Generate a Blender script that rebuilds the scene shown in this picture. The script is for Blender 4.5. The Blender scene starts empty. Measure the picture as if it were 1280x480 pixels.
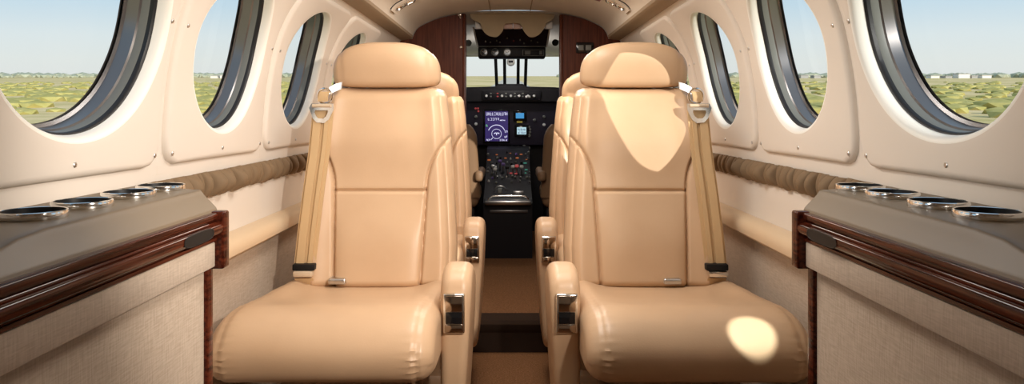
import bpy, bmesh, math, random
from mathutils import Vector, Matrix
random.seed(7)
SC = bpy.context.scene
COL = SC.collection
PI = math.pi
EYE = 0.95            # eye height above the cabin floor
F = 900.0             # focal length in pixels of the 1280 px wide frame
VX, VY = 638.0, 143.0

# ------------------------------------------------------------------ materials
def lin(r, g, b):
    f = lambda c: (c/255/12.92) if c/255 <= .04045 else ((c/255+.055)/1.055)**2.4
    return (f(r), f(g), f(b), 1)

def mat(name, col, rough=.5, metal=0, spec=.5, coat=0, bump=None, var=None, emit=None, estr=0, stretch=None, sheen=0):
    """bump=(scale,strength,dist); var=(scale, other colour)"""
    m = bpy.data.materials.new(name); m.use_nodes = True
    nt = m.node_tree; b = nt.nodes['Principled BSDF']
    b.inputs['Base Color'].default_value = col
    b.inputs['Roughness'].default_value = rough
    b.inputs['Metallic'].default_value = metal
    b.inputs['Specular IOR Level'].default_value = spec
    b.inputs['Coat Weight'].default_value = coat
    b.inputs['Coat Roughness'].default_value = .06
    b.inputs['Sheen Weight'].default_value = sheen
    tc = nt.nodes.new('ShaderNodeTexCoord')
    mp = nt.nodes.new('ShaderNodeMapping')
    nt.links.new(tc.outputs['Object'], mp.inputs['Vector'])
    if stretch: mp.inputs['Scale'].default_value = stretch
    if var:
        n = nt.nodes.new('ShaderNodeTexNoise'); n.inputs['Scale'].default_value = var[0]; n.inputs['Detail'].default_value = 6
        nt.links.new(mp.outputs['Vector'], n.inputs['Vector'])
        r = nt.nodes.new('ShaderNodeValToRGB')
        r.color_ramp.elements[0].position = .35; r.color_ramp.elements[1].position = .65
        r.color_ramp.elements[0].color = col; r.color_ramp.elements[1].color = var[1]
        nt.links.new(n.outputs['Fac'], r.inputs['Fac']); nt.links.new(r.outputs['Color'], b.inputs['Base Color'])
    if bump:
        n = nt.nodes.new('ShaderNodeTexNoise'); n.inputs['Scale'].default_value = bump[0]; n.inputs['Detail'].default_value = 4
        nt.links.new(mp.outputs['Vector'], n.inputs['Vector'])
        bp = nt.nodes.new('ShaderNodeBump'); bp.inputs['Strength'].default_value = bump[1]; bp.inputs['Distance'].default_value = bump[2]
        nt.links.new(n.outputs['Fac'], bp.inputs['Height']); nt.links.new(bp.outputs['Normal'], b.inputs['Normal'])
    if emit:
        b.inputs['Emission Color'].default_value = emit; b.inputs['Emission Strength'].default_value = estr
    return m

def weave_mat(name, c1, c2, scale=420):
    m = mat(name, c1, .95, spec=.15)
    nt = m.node_tree; b = nt.nodes['Principled BSDF']
    tc = nt.nodes.new('ShaderNodeTexCoord')
    ns = []
    for sc in ((1, 1, .08), (.08, .08, 1)):
        mp = nt.nodes.new('ShaderNodeMapping'); mp.inputs['Scale'].default_value = sc
        nt.links.new(tc.outputs['Object'], mp.inputs['Vector'])
        n = nt.nodes.new('ShaderNodeTexNoise'); n.inputs['Scale'].default_value = scale; n.inputs['Detail'].default_value = 2
        nt.links.new(mp.outputs['Vector'], n.inputs['Vector']); ns.append(n)
    a = nt.nodes.new('ShaderNodeMath'); a.operation = 'ADD'
    nt.links.new(ns[0].outputs['Fac'], a.inputs[0]); nt.links.new(ns[1].outputs['Fac'], a.inputs[1])
    h = nt.nodes.new('ShaderNodeMath'); h.operation = 'MULTIPLY'; h.inputs[1].default_value = .5
    nt.links.new(a.outputs[0], h.inputs[0])
    r = nt.nodes.new('ShaderNodeValToRGB')
    r.color_ramp.elements[0].position = .38; r.color_ramp.elements[1].position = .62
    r.color_ramp.elements[0].color = c1; r.color_ramp.elements[1].color = c2
    nt.links.new(h.outputs[0], r.inputs['Fac']); nt.links.new(r.outputs['Color'], b.inputs['Base Color'])
    bp = nt.nodes.new('ShaderNodeBump'); bp.inputs['Strength'].default_value = .35; bp.inputs['Distance'].default_value = .001
    nt.links.new(h.outputs[0], bp.inputs['Height']); nt.links.new(bp.outputs['Normal'], b.inputs['Normal'])
    return m

def glass_mat(name, tint=(.95, .97, .97, 1), refl=.6):
    m = bpy.data.materials.new(name); m.use_nodes = True
    nt = m.node_tree; nt.nodes.clear()
    o = nt.nodes.new('ShaderNodeOutputMaterial'); mx = nt.nodes.new('ShaderNodeMixShader')
    t = nt.nodes.new('ShaderNodeBsdfTransparent'); t.inputs[0].default_value = tint
    g = nt.nodes.new('ShaderNodeBsdfGlossy'); g.inputs['Roughness'].default_value = .02
    fr = nt.nodes.new('ShaderNodeLayerWeight'); fr.inputs['Blend'].default_value = .5
    pw = nt.nodes.new('ShaderNodeMath'); pw.operation = 'POWER'; pw.inputs[1].default_value = 5
    ml = nt.nodes.new('ShaderNodeMath'); ml.operation = 'MULTIPLY'; ml.inputs[1].default_value = refl
    nt.links.new(fr.outputs['Facing'], pw.inputs[0]); nt.links.new(pw.outputs[0], ml.inputs[0]); nt.links.new(ml.outputs[0], mx.inputs[0])
    nt.links.new(t.outputs[0], mx.inputs[1]); nt.links.new(g.outputs[0], mx.inputs[2]); nt.links.new(mx.outputs[0], o.inputs[0])
    return m

M = {}
M['leather'] = mat('tan_leather', (.58, .385, .235, 1), .38, spec=.45, bump=(260, .10, .0015), var=(7, (.62, .42, .26, 1)))
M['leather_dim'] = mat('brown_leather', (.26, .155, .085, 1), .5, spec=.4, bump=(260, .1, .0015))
M['panel'] = mat('cream_panel', (.77, .70, .62, 1), .48, spec=.35, bump=(500, .03, .0006))
M['rim'] = mat('white_rim', (.93, .91, .84, 1), .45, spec=.3)  # flared panel edge, coloured whiter for the daylight it catches
M['rail'] = mat('cream_leather', (.72, .55, .37, 1), .4, spec=.45, bump=(260, .08, .0012))
M['ceiling'] = mat('headliner', (.74, .66, .56, 1), .75, spec=.2, bump=(600, .04, .0005))
M['valance'] = mat('valance_taupe', (.38, .29, .20, 1), .7, spec=.2)
M['fabric'] = weave_mat('beige_weave', (.46, .365, .28, 1), (.58, .475, .375, 1))
M['fabric_strip'] = weave_mat('beige_weave_fine', (.50, .40, .31, 1), (.61, .50, .40, 1), 500)
M['pleat'] = mat('pleated_tan', (.21, .14, .08, 1), .7, spec=.25, bump=(300, .1, .001))
M['taupe'] = mat('taupe_leather', (.19, .142, .09, 1), .45, spec=.4, bump=(300, .05, .0008))
M['carpet'] = mat('brown_carpet', (.20, .092, .042, 1), 1, spec=.05, bump=(420, .9, .006), var=(160, (.31, .155, .075, 1)))
M['nosing'] = mat('dark_carpet_edge', (.045, .028, .02, 1), 1, spec=.05, bump=(420, .8, .005))
M['wood'] = mat('lacquered_mahogany', (.026, .005, .003, 1), .13, spec=.18, coat=0, var=(28, (.11, .023, .010, 1)), stretch=(6, .25, 6))
M['wood_dark'] = mat('bulkhead_mahogany', (.055, .013, .006, 1), .35, spec=.2, coat=.06, var=(22, (.105, .028, .014, 1)), stretch=(5, 5, .3))
M['chrome'] = mat('chrome', (.82, .81, .79, 1), .12, 1)
M['bronze'] = mat('smoked_chrome', (.50, .42, .35, 1), .12, 1)
M['brushed'] = mat('brushed_steel', (.62, .62, .62, 1), .3, 1)
M['black'] = mat('black_plastic', (.012, .012, .013, 1), .45, spec=.2)
M['blackgloss'] = mat('gloss_black', (.008, .008, .009, 1), .12)
M['rubber'] = mat('black_gasket', (.012, .012, .014, 1), .5, bump=(400, .3, .001))
M['ring'] = mat('grey_ring', (.16, .165, .15, 1), .45)
M['ringdark'] = mat('glossy_outer_ring', (.20, .19, .19, 1), .28, .75)
M['web'] = mat('tan_webbing', (.60, .41, .22, 1), .75, spec=.25, bump=(900, .3, .0008), stretch=(1, 1, .3))
M['beigeplastic'] = mat('beige_plastic', (.62, .49, .35, 1), .4)
M['greyliner'] = mat('grey_headliner', (.66, .63, .58, 1), .8, spec=.2)
M['dash'] = mat('dash_black', (.008, .0072, .010, 1), .5, spec=.3)
M['dashpurple'] = mat('dash_dark_violet', (.018, .014, .028, 1), .5, spec=.35)
M['visor'] = mat('visor_tan', (.36, .28, .18, 1), .7, spec=.2)
M['white'] = mat('white_plastic', (.75, .75, .73, 1), .4)
M['pinkish'] = mat('pale_pink_plastic', (.62, .42, .36, 1), .5)
M['red'] = mat('dark_red_plastic', (.16, .02, .02, 1), .35)
M['screen'] = mat('lit_display', (.01, .01, .02, 1), .25, emit=lin(62, 48, 120), estr=.6)
M['screenwhite'] = mat('display_symbols', (.1, .1, .1, 1), .4, emit=lin(225, 225, 255), estr=1.0)
M['screengreen'] = mat('display_green', (.1, .1, .1, 1), .4, emit=lin(110, 190, 130), estr=.8)
M['screenblue'] = mat('display_blue', (.02, .02, .02, 1), .3, emit=lin(60, 150, 210), estr=.9)
M['screenbrown'] = mat('display_olive', (.02, .02, .02, 1), .3, emit=lin(150, 130, 40), estr=.7)
M['screencyan'] = mat('display_pale_cyan', (.02, .02, .02, 1), .3, emit=lin(190, 225, 235), estr=.9)
M['amber'] = mat('amber_legend', (.1, .03, .01, 1), .4, emit=lin(235, 130, 70), estr=.35)
M['redlamp'] = mat('red_legend', (.1, .01, .01, 1), .4, emit=lin(225, 90, 90), estr=.35)
M['greenlamp'] = mat('green_legend', (.01, .1, .05, 1), .4, emit=lin(90, 190, 170), estr=.3)
M['violetlamp'] = mat('violet_knob', (.14, .08, .3, 1), .4)
M['lamp'] = mat('reading_lamp_glow', (.9, .9, .85, 1), .4, emit=(1, .93, .8, 1), estr=6)
M['pane'] = glass_mat('window_glass', (.97, .98, .98, 1), .35)
M['field'] = None

# ------------------------------------------------------------------ object helpers
def link(name, bm, m, parent=None, smooth=True, loc=None, fix=True):
    if fix: bmesh.ops.recalc_face_normals(bm, faces=bm.faces[:])
    me = bpy.data.meshes.new(name); bm.to_mesh(me); bm.free()
    ms = m if isinstance(m, (list, tuple)) else [m]
    for x in ms: me.materials.append(M[x])
    if smooth:
        for p in me.polygons: p.use_smooth = True
        try: me.set_sharp_from_angle(angle=math.radians(38))
        except Exception: pass
    o = bpy.data.objects.new(name, me); COL.objects.link(o)
    if parent is not None:
        o.parent = parent
        off = Vector((0, 0, 0)); p = parent
        while p is not None: off += p.location; p = p.parent
        for v in me.vertices: v.co -= off         # meshes are written in cabin coordinates
    return o

def thing(name, label, cat, loc=(0, 0, 0), group=None):
    o = bpy.data.objects.new(name, None); COL.objects.link(o)
    o.location = loc; o.empty_display_size = .1
    return tag(o, label, cat, group)

def tag(o, label, cat, group=None):
    o['label'] = label; o['category'] = cat
    if group: o['group'] = group
    return o

def struct(o):
    o['kind'] = 'structure'; return o

def sroot(name, loc=(0, 0, 0)):
    o = bpy.data.objects.new(name, None); COL.objects.link(o); o.location = loc; o.empty_display_size = .1
    return struct(o)

def box(bm, lo, hi, bev=0, seg=2):
    c = [(a+b)/2 for a, b in zip(lo, hi)]; s = [abs(b-a) for a, b in zip(lo, hi)]
    r = bmesh.ops.create_cube(bm, size=1, matrix=Matrix.Translation(c) @ Matrix.Diagonal((*s, 1)))
    if bev:
        vs = r['verts']; es = list({e for v in vs for e in v.link_edges})
        bmesh.ops.bevel(bm, geom=es, offset=min(bev, min(s)*.49), segments=seg, affect='EDGES', profile=.5)
    return bm

def loft(bm, rings, closed=True, cap=True):
    vr = [[bm.verts.new(p) for p in r] for r in rings]
    n = len(vr[0])
    for a, b in zip(vr[:-1], vr[1:]):
        for i in range(n if closed else n-1):
            j = (i+1) % n
            try: bm.faces.new((a[i], a[j], b[j], b[i]))
            except ValueError: pass
    if cap and closed:
        for r in (vr[0], vr[-1]):
            try: bm.faces.new(r)
            except ValueError: pass
    return vr

def prism(bm, poly, y0, y1, sx=1):
    """poly in (x,z) rel. to the eye, extruded along y"""
    return loft(bm, [[(sx*x, y, EYE+z) for x, z in poly] for y in (y0, y1)])

def tube(bm, path, r, n=10, cap=True):
    path = [Vector(p) for p in path]; rings = []
    up = Vector((0, 0, 1)); prev = None
    for i, p in enumerate(path):
        t = (path[min(i+1, len(path)-1)] - path[max(i-1, 0)]).normalized()
        if prev is None:
            a = up if abs(t.dot(up)) < .9 else Vector((1, 0, 0))
            u = t.cross(a).normalized()
        else:
            u = (prev - t*prev.dot(t)).normalized()
        prev = u; v = t.cross(u)
        rr = r[i] if isinstance(r, (list, tuple)) else r
        rings.append([p + rr*(math.cos(2*PI*k/n)*u + math.sin(2*PI*k/n)*v) for k in range(n)])
    return loft(bm, rings, True, cap)

def lathe(bm, origin, axis, prof, n=32, cap=False):
    """prof: (r, h) along axis"""
    axis = Vector(axis).normalized(); a = Vector((0, 0, 1)) if abs(axis.z) < .9 else Vector((1, 0, 0))
    u = axis.cross(a).normalized(); v = axis.cross(u); o = Vector(origin)
    return loft(bm, [[o + axis*h + r*(math.cos(2*PI*k/n)*u + math.sin(2*PI*k/n)*v) for k in range(n)] for r, h in prof], True, cap)

def crom(pts, n=8, closed=False):
    out = []; m = len(pts)
    P = lambda i: Vector(pts[i % m]) if closed else Vector(pts[max(0, min(m-1, i))])
    for i in range(m if closed else m-1):
        p0, p1, p2, p3 = P(i-1), P(i), P(i+1), P(i+2)
        for k in range(n):
            t = k/n
            out.append(.5*((2*p1) + (-p0+p2)*t + (2*p0-5*p1+4*p2-p3)*t*t + (-p0+3*p1-3*p2+p3)*t**3))
    if not closed: out.append(Vector(pts[-1]))
    return out

def px(x, y, Y):
    return Vector(((x-VX)*Y/F, Y, EYE+(VY-y)*Y/F))

def lerp(a, b, t): return a+(b-a)*t
def interp(tab, x):
    if x <= tab[0][0]: return tab[0][1]
    for (a, va), (b, vb) in zip(tab[:-1], tab[1:]):
        if x <= b: return lerp(va, vb, (x-a)/(b-a))
    return tab[-1][1]
def gauss(d, w): return math.exp(-(d/w)**2)

# ------------------------------------------------------------------ cabin cross-section
WALLP = crom([(.60, -.95), (.655, -.80), (.674, -.55), (.676, -.3), (.673, -.12), (.667, 0), (.655, .1), (.632, .2), (.59, .29), (.53, .365)], 12)
CEILP = crom([(.478, .372), (.466, .402), (.438, .432), (.358, .468), (.268, .489), (.15, .503), (0, .508)], 10)
def cum(P):
    s = [0]
    for a, b in zip(P[:-1], P[1:]): s.append(s[-1]+(b-a).length)
    return s
WS = cum(WALLP); CS = cum(CEILP)
def ev(P, S, s):
    s = max(0, min(S[-1]-1e-6, s)); lo, hi = 0, len(S)-1
    while hi-lo > 1:
        m = (lo+hi)//2
        if S[m] <= s: lo = m
        else: hi = m
    t = (s-S[lo])/(S[hi]-S[lo]); p = P[lo].lerp(P[hi], t)
    # smoothed tangent
    a = P[max(0, lo-1)]; b = P[min(len(P)-1, hi+1)]
    tg = (b-a).normalized()
    return p, tg
def surf(sg, s, y, off=0, P=WALLP, S=WS):
    p, t = ev(P, S, s)
    return Vector((sg*(p.x - t.y*off), y, EYE + p.y + t.x*off))
def csurf(sg, s, y, off=0): return surf(sg, s, y, off, CEILP, CS)
def s_of_z(z):
    for i in range(len(WALLP)-1):
        if WALLP[i].y <= z <= WALLP[i+1].y:
            return lerp(WS[i], WS[i+1], (z-WALLP[i].y)/(WALLP[i+1].y-WALLP[i].y))
    return WS[-1]

Y0, Y1 = -.55, 3.5
WIN_Y = [.53, 1.09, 1.65, 2.21, 2.77]
PITCH = .56
SHIFT = {1.09: .012, 1.65: .004}
WIDE = {1.09: 1.20, 1.65: 1.035}      # the openings sit a little forward in the nearer panels
S_C = s_of_z(.147); S_LO = s_of_z(-.115); S_HI = WS[-1]; R_HOLE = .181
NA = 96

def rect_hit(th, y0, y1, s0, s1, rc):
    """distance from the window centre to the rounded rectangle's edge along th; coords (dy, ds)"""
    c, sn = math.cos(th), math.sin(th)
    cy, cs = (y0+y1)/2, (s0+s1)/2; hy, hs = (y1-y0)/2, (s1-s0)/2
    def sdf(r):
        qx = abs(r*c-cy)-hy+rc; qy = abs(r*sn-cs)-hs+rc
        return math.hypot(max(qx, 0), max(qy, 0))+min(max(qx, qy), 0)-rc
    lo, hi = 0, 1.0
    for _ in range(40):
        m = (lo+hi)/2
        if sdf(m) < 0: lo = m
        else: hi = m
    return lo

def wall(sg, name):
    bm = bmesh.new()
    # lower liner
    zs = [-.95+.05*i for i in range(12)] + [-.36, -.31, -.30, -.25, -.2, -.15, -.115]
    ss = [s_of_z(max(-.9499, z)) for z in zs]
    for i in range(len(ss)-1):
        for k in range(2):
            ya, yb = ((Y0, 1.2), (1.2, Y1))[k]
            f = bm.faces.new([bm.verts.new(surf(sg, s, y)) for s, y in ((ss[i], ya), (ss[i], yb), (ss[i+1], yb), (ss[i+1], ya))])
            f.material_index = 0 if zs[i+1] <= -.305 else 1
    # upper liner with a round hole behind each window panel
    for yc in WIN_Y:
        R = []
        d_ = SHIFT.get(yc, 0)
        tl = [2*PI*(k+.5)/NA for k in range(NA)]
        for cy_ in (-PITCH/2-d_, PITCH/2-d_):       # let the nearest samples fall exactly on the cell's corners
            for cs_ in (S_LO-S_C, S_HI-S_C):
                a = math.atan2(cs_, cy_) % (2*PI)
                tl[min(range(NA), key=lambda q: abs(tl[q]-a))] = a
        for th in tl:
            ro = rect_hit(th, -PITCH/2-SHIFT.get(yc, 0), PITCH/2-SHIFT.get(yc, 0), S_LO-S_C, S_HI-S_C, .0005)
            R.append((th, ro))
        rings = []
        for q in range(6):
            t = q/5
            rings.append([surf(sg, S_C+lerp(ro, .192*(1+(WIDE.get(yc, 1)-1)*math.cos(th)**2), t)*math.sin(th), yc+SHIFT.get(yc, 0)+lerp(ro, .192*(1+(WIDE.get(yc, 1)-1)*math.cos(th)**2), t)*math.cos(th)) for th, ro in R])
        for ring in loft(bm, rings, True, False): pass
    for ya, yb in ((Y0, WIN_Y[0]-PITCH/2), (WIN_Y[-1]+PITCH/2, Y1)):
        for i in range(16):
            a, b = lerp(S_LO, S_HI, i/16), lerp(S_LO, S_HI, (i+1)/16)
            bm.faces.new([bm.verts.new(surf(sg, s, y)) for s, y in ((a, ya), (a, yb), (b, yb), (b, ya))])
    for f in bm.faces:
        if f.calc_center_median().z > EYE-.3: f.material_index = 1
    bmesh.ops.remove_doubles(bm, verts=bm.verts, dist=1e-5)
    struct(link(name, bm, ['fabric', 'panel']))

def window(sg, yc, n):
    sh = SHIFT.get(yc, 0); y_ = yc; yc = yc+sh
    root = sroot('window_%d' % n, tuple(surf(sg, S_C, yc)))
    ths = [2*PI*(k+.5)/NA for k in range(NA)]
    wd = WIDE.get(y_, 1)
    pt = lambda th, r, off: surf(sg, S_C+r*math.sin(th), yc+r*wd*math.cos(th), off)
    pp_ = lambda th, r, off: surf(sg, S_C+r*math.sin(th), yc+r*math.cos(th), off)
    def rev(name, m, prof):
        bm = bmesh.new(); loft(bm, [[pt(th, r, o) for th in ths] for r, o in prof], True, False)
        return link(name, bm, m, root)
    s0, s1 = s_of_z(-.098)-S_C, S_HI-.022-S_C
    ro = [rect_hit(th, -PITCH/2+.012-sh, PITCH/2-.012-sh, s0, s1, .045) for th in ths]
    bm = bmesh.new(); rings = []
    for d, off in ((0, .0), (.001, .005), (.004, .009), (.009, .0115), (.013, .012)):
        rings.append([pp_(th, r-d, off) for th, r in zip(ths, ro)])
    for t in (.2, .4, .6, .8, 1):
        rings.append([pp_(th, r-.013, .012).lerp(pt(th, .197, .012), t) for th, r in zip(ths, ro)])
    rings.append([pt(th, .192, .0112) for th in ths])
    loft(bm, rings, True, False); link('window_panel', bm, 'panel', root)
    rev('window_rim', 'rim', ((.193, .0114), (.190, .0112), (.186, .008), (.1832, .002), (.182, -.004), (.181, -.011)))
    rev('gasket', 'rubber', ((.1815, -.010), (.1795, -.011), (.1775, -.014), (.1775, -.021)))
    rev('seal_ring', 'ring', ((.1778, -.020), (.1765, -.024), (.1765, -.036)))
    rev('outer_ring', 'ringdark', ((.1768, -.035), (.174, -.038), (.1735, -.060), (.168, -.063)))
    rev('outer_flange', 'ringdark', ((.20, -.004), (.20, -.07), (.168, -.07)))
    if sg > 0 and y_ < .6:
        rev('window_shade', 'panel', ((.1765, -.030), (.1, -.030), (.05, -.030), (.002, -.030)))  # added disc in an unseen window, keeps the sun off the left seat
    bm = bmesh.new(); vr = loft(bm, [[pt(th, r, -.062) for th in ths] for r in (.1745, .1, .05, .004)], True, False); bm.faces.new(vr[-1])
    link('pane', bm, 'pane', root)
    for dy, ds in ((-.245, s0+.022), (.245, s0+.022), (0, s0+.022), (-.247, .03), (.247, .03)):
        bm = bmesh.new(); c = surf(sg, S_C+ds, y_+dy, .012); nn = surf(sg, S_C+ds, y_+dy, .02)-c
        lathe(bm, c, nn, ((.0045, 0), (.0045, .0008), (.0035, .0018), (.001, .002), (.0009, .0012)), 12, True)
        link('screw', bm, 'brushed', root)

for sg, nm, base in ((-1, 'wall_left', 0), (1, 'wall_right', 5)):
    wall(sg, nm)
    for i, yc in enumerate(WIN_Y): window(sg, yc, base+i+1)

# ceiling: valance strips and the vaulted headliner
bm = bmesh.new()
ring = []
rows = []
nS = 40
for y in (Y0, .5, 1.5, 2.5, Y1):
    row = [csurf(-1, CS[-1]*i/nS, y) for i in range(nS)] + [csurf(1, CS[-1]*(nS-i)/nS, y) for i in range(nS+1)]
    rows.append(row)
loft(bm, rows, False, False)
struct(link('ceiling', bm, 'ceiling'))
k = 1
for sg in (-1, 1):
    bm = bmesh.new()
    prism(bm, [(.534, .3655), (.53, .360), (.484, .366), (.474, .372), (.474, .384), (.484, .386), (.534, .372)], Y0, Y1, sg)
    struct(link('trim_%d' % k, bm, 'valance')); k += 1
    bm = bmesh.new()
    prism(bm, [(.094, .5080), (.0945, .5035), (.0985, .5031), (.0990, .5080)], Y0, Y1, sg)
    struct(link('trim_%d' % k, bm, 'valance')); k += 1

# floor: lower cabin floor, raised step towards the cockpit
STEPY, STEPZ = 2.86, .13
bm = bmesh.new()
box(bm, (-.68, Y0, -.04), (.68, STEPY+.05, 0))
struct(link('floor', bm, 'carpet', smooth=False))
bm = bmesh.new()
box(bm, (-.66, STEPY+.035, -.02), (.66, 5.6, STEPZ))
struct(link('floor_raised', bm, 'carpet', smooth=False))
bm = bmesh.new()
prof = [(STEPY+.10, STEPZ-.02), (STEPY+.10, STEPZ+.004), (STEPY+.03, STEPZ+.006), (STEPY+.008, STEPZ), (STEPY-.002, STEPZ-.014), (STEPY, STEPZ-.035), (STEPY+.012, STEPZ-.05), (STEPY+.012, 0.001), (STEPY+.04, 0.001)]
loft(bm, [[(x, y, z) for y, z in prof] for x in (-.655, .655)])
struct(link('trim_%d' % k, bm, 'nosing')); k += 1

# bulkhead: two mahogany partitions beside the cockpit doorway
def bulkhead(sg, xin, name):
    poly = [(xin, -.82)]
    P = [(p.x, p.y) for p in WALLP if p.y > -.8]
    poly += [(.655, -.82)] + [(x-.004, z) for x, z in P] + [(.484, .366)]
    poly += [(p.x-.002, p.y-.004) for p in CEILP if p.x > xin+.01] + [(xin, interp([(p.x, p.y) for p in reversed(CEILP)], xin)-.004)]
    bm = bmesh.new(); prism(bm, poly, Y1, Y1+.035, sg)
    o = struct(link(name, bm, 'wood_dark', smooth=False))
    bm = bmesh.new()
    zt = interp([(p.x, p.y) for p in reversed(CEILP)], xin)-.006
    box(bm, (sg*(xin-.012), Y1-.006, EYE-.82), (sg*(xin+.004), Y1+.045, EYE+zt), .003)
    struct(link('doorway_edge', bm, 'wood_dark', o))
    return o
bm = bmesh.new(); pp = [(-p.x, p.y) for p in WALLP]+[(-p.x, p.y) for p in CEILP]+[(p.x, p.y) for p in reversed(CEILP)]+[(p.x, p.y) for p in reversed(WALLP)]
prism(bm, pp, Y0-.03, Y0); struct(link('wall_back', bm, 'panel', smooth=False))
bl = bulkhead(-1, .228, 'wall_front_left')
br = bulkhead(1, .251, 'wall_front_right')

# ------------------------------------------------------------------ wall furnishings
for sg, side in ((-1, 'left'), (1, 'right')):
    # padded ledge
    bm = bmesh.new()
    pr = [(.675, -.282), (.655, -.280), (.638, -.284), (.629, -.294), (.626, -.308), (.629, -.322), (.640, -.331), (.655, -.333), (.675, -.331)]
    loft(bm, [[(sg*x, y, EYE+z) for x, z in pr] for y in (1.205, 2.0, 2.8, 3.48)])
    tag(link('padded_ledge', bm, 'rail'), 'padded cream leather ledge along the %s wall below the pleated strip' % side, 'ledge', 'padded wall ledges')
    # pleated strip
    bm = bmesh.new(); rows = []
    rnd = random.Random(3 if sg < 0 else 9); y = 1.29
    while y < 3.46:
        wd_ = rnd.uniform(.020, .052) if rnd.random() < .75 else rnd.uniform(.012, .02)
        amp = wd_*rnd.uniform(.45, .72)+.003; tl_ = rnd.uniform(-.006, .006); sag = rnd.uniform(0, .004)
        for q in range(14):
            f = q/13; c = f*2-1
            a = math.sqrt(max(0, 1-abs(c)**2.4))
            row = []
            for k_ in range(11):
                v = k_/10
                puff = max(.05, math.sin(PI*v))**.35
                x = .672-puff*(.001+amp*a*(.8+.2*math.sin(v*PI)))
                row.append((sg*x, y+wd_*f+tl_*(v-.5)*(1-abs(c)*.3), EYE+lerp(-.180-sag*a, -.127+sag*a*.5, v)))
            rows.append(row)
        y += wd_
    loft(bm, rows, False, False)
    tag(link('pleated_strip', bm, 'pleat'), 'gathered brown fabric strip running under the windows of the %s wall' % side, 'fabric strip', 'pleated wall strips')

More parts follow.
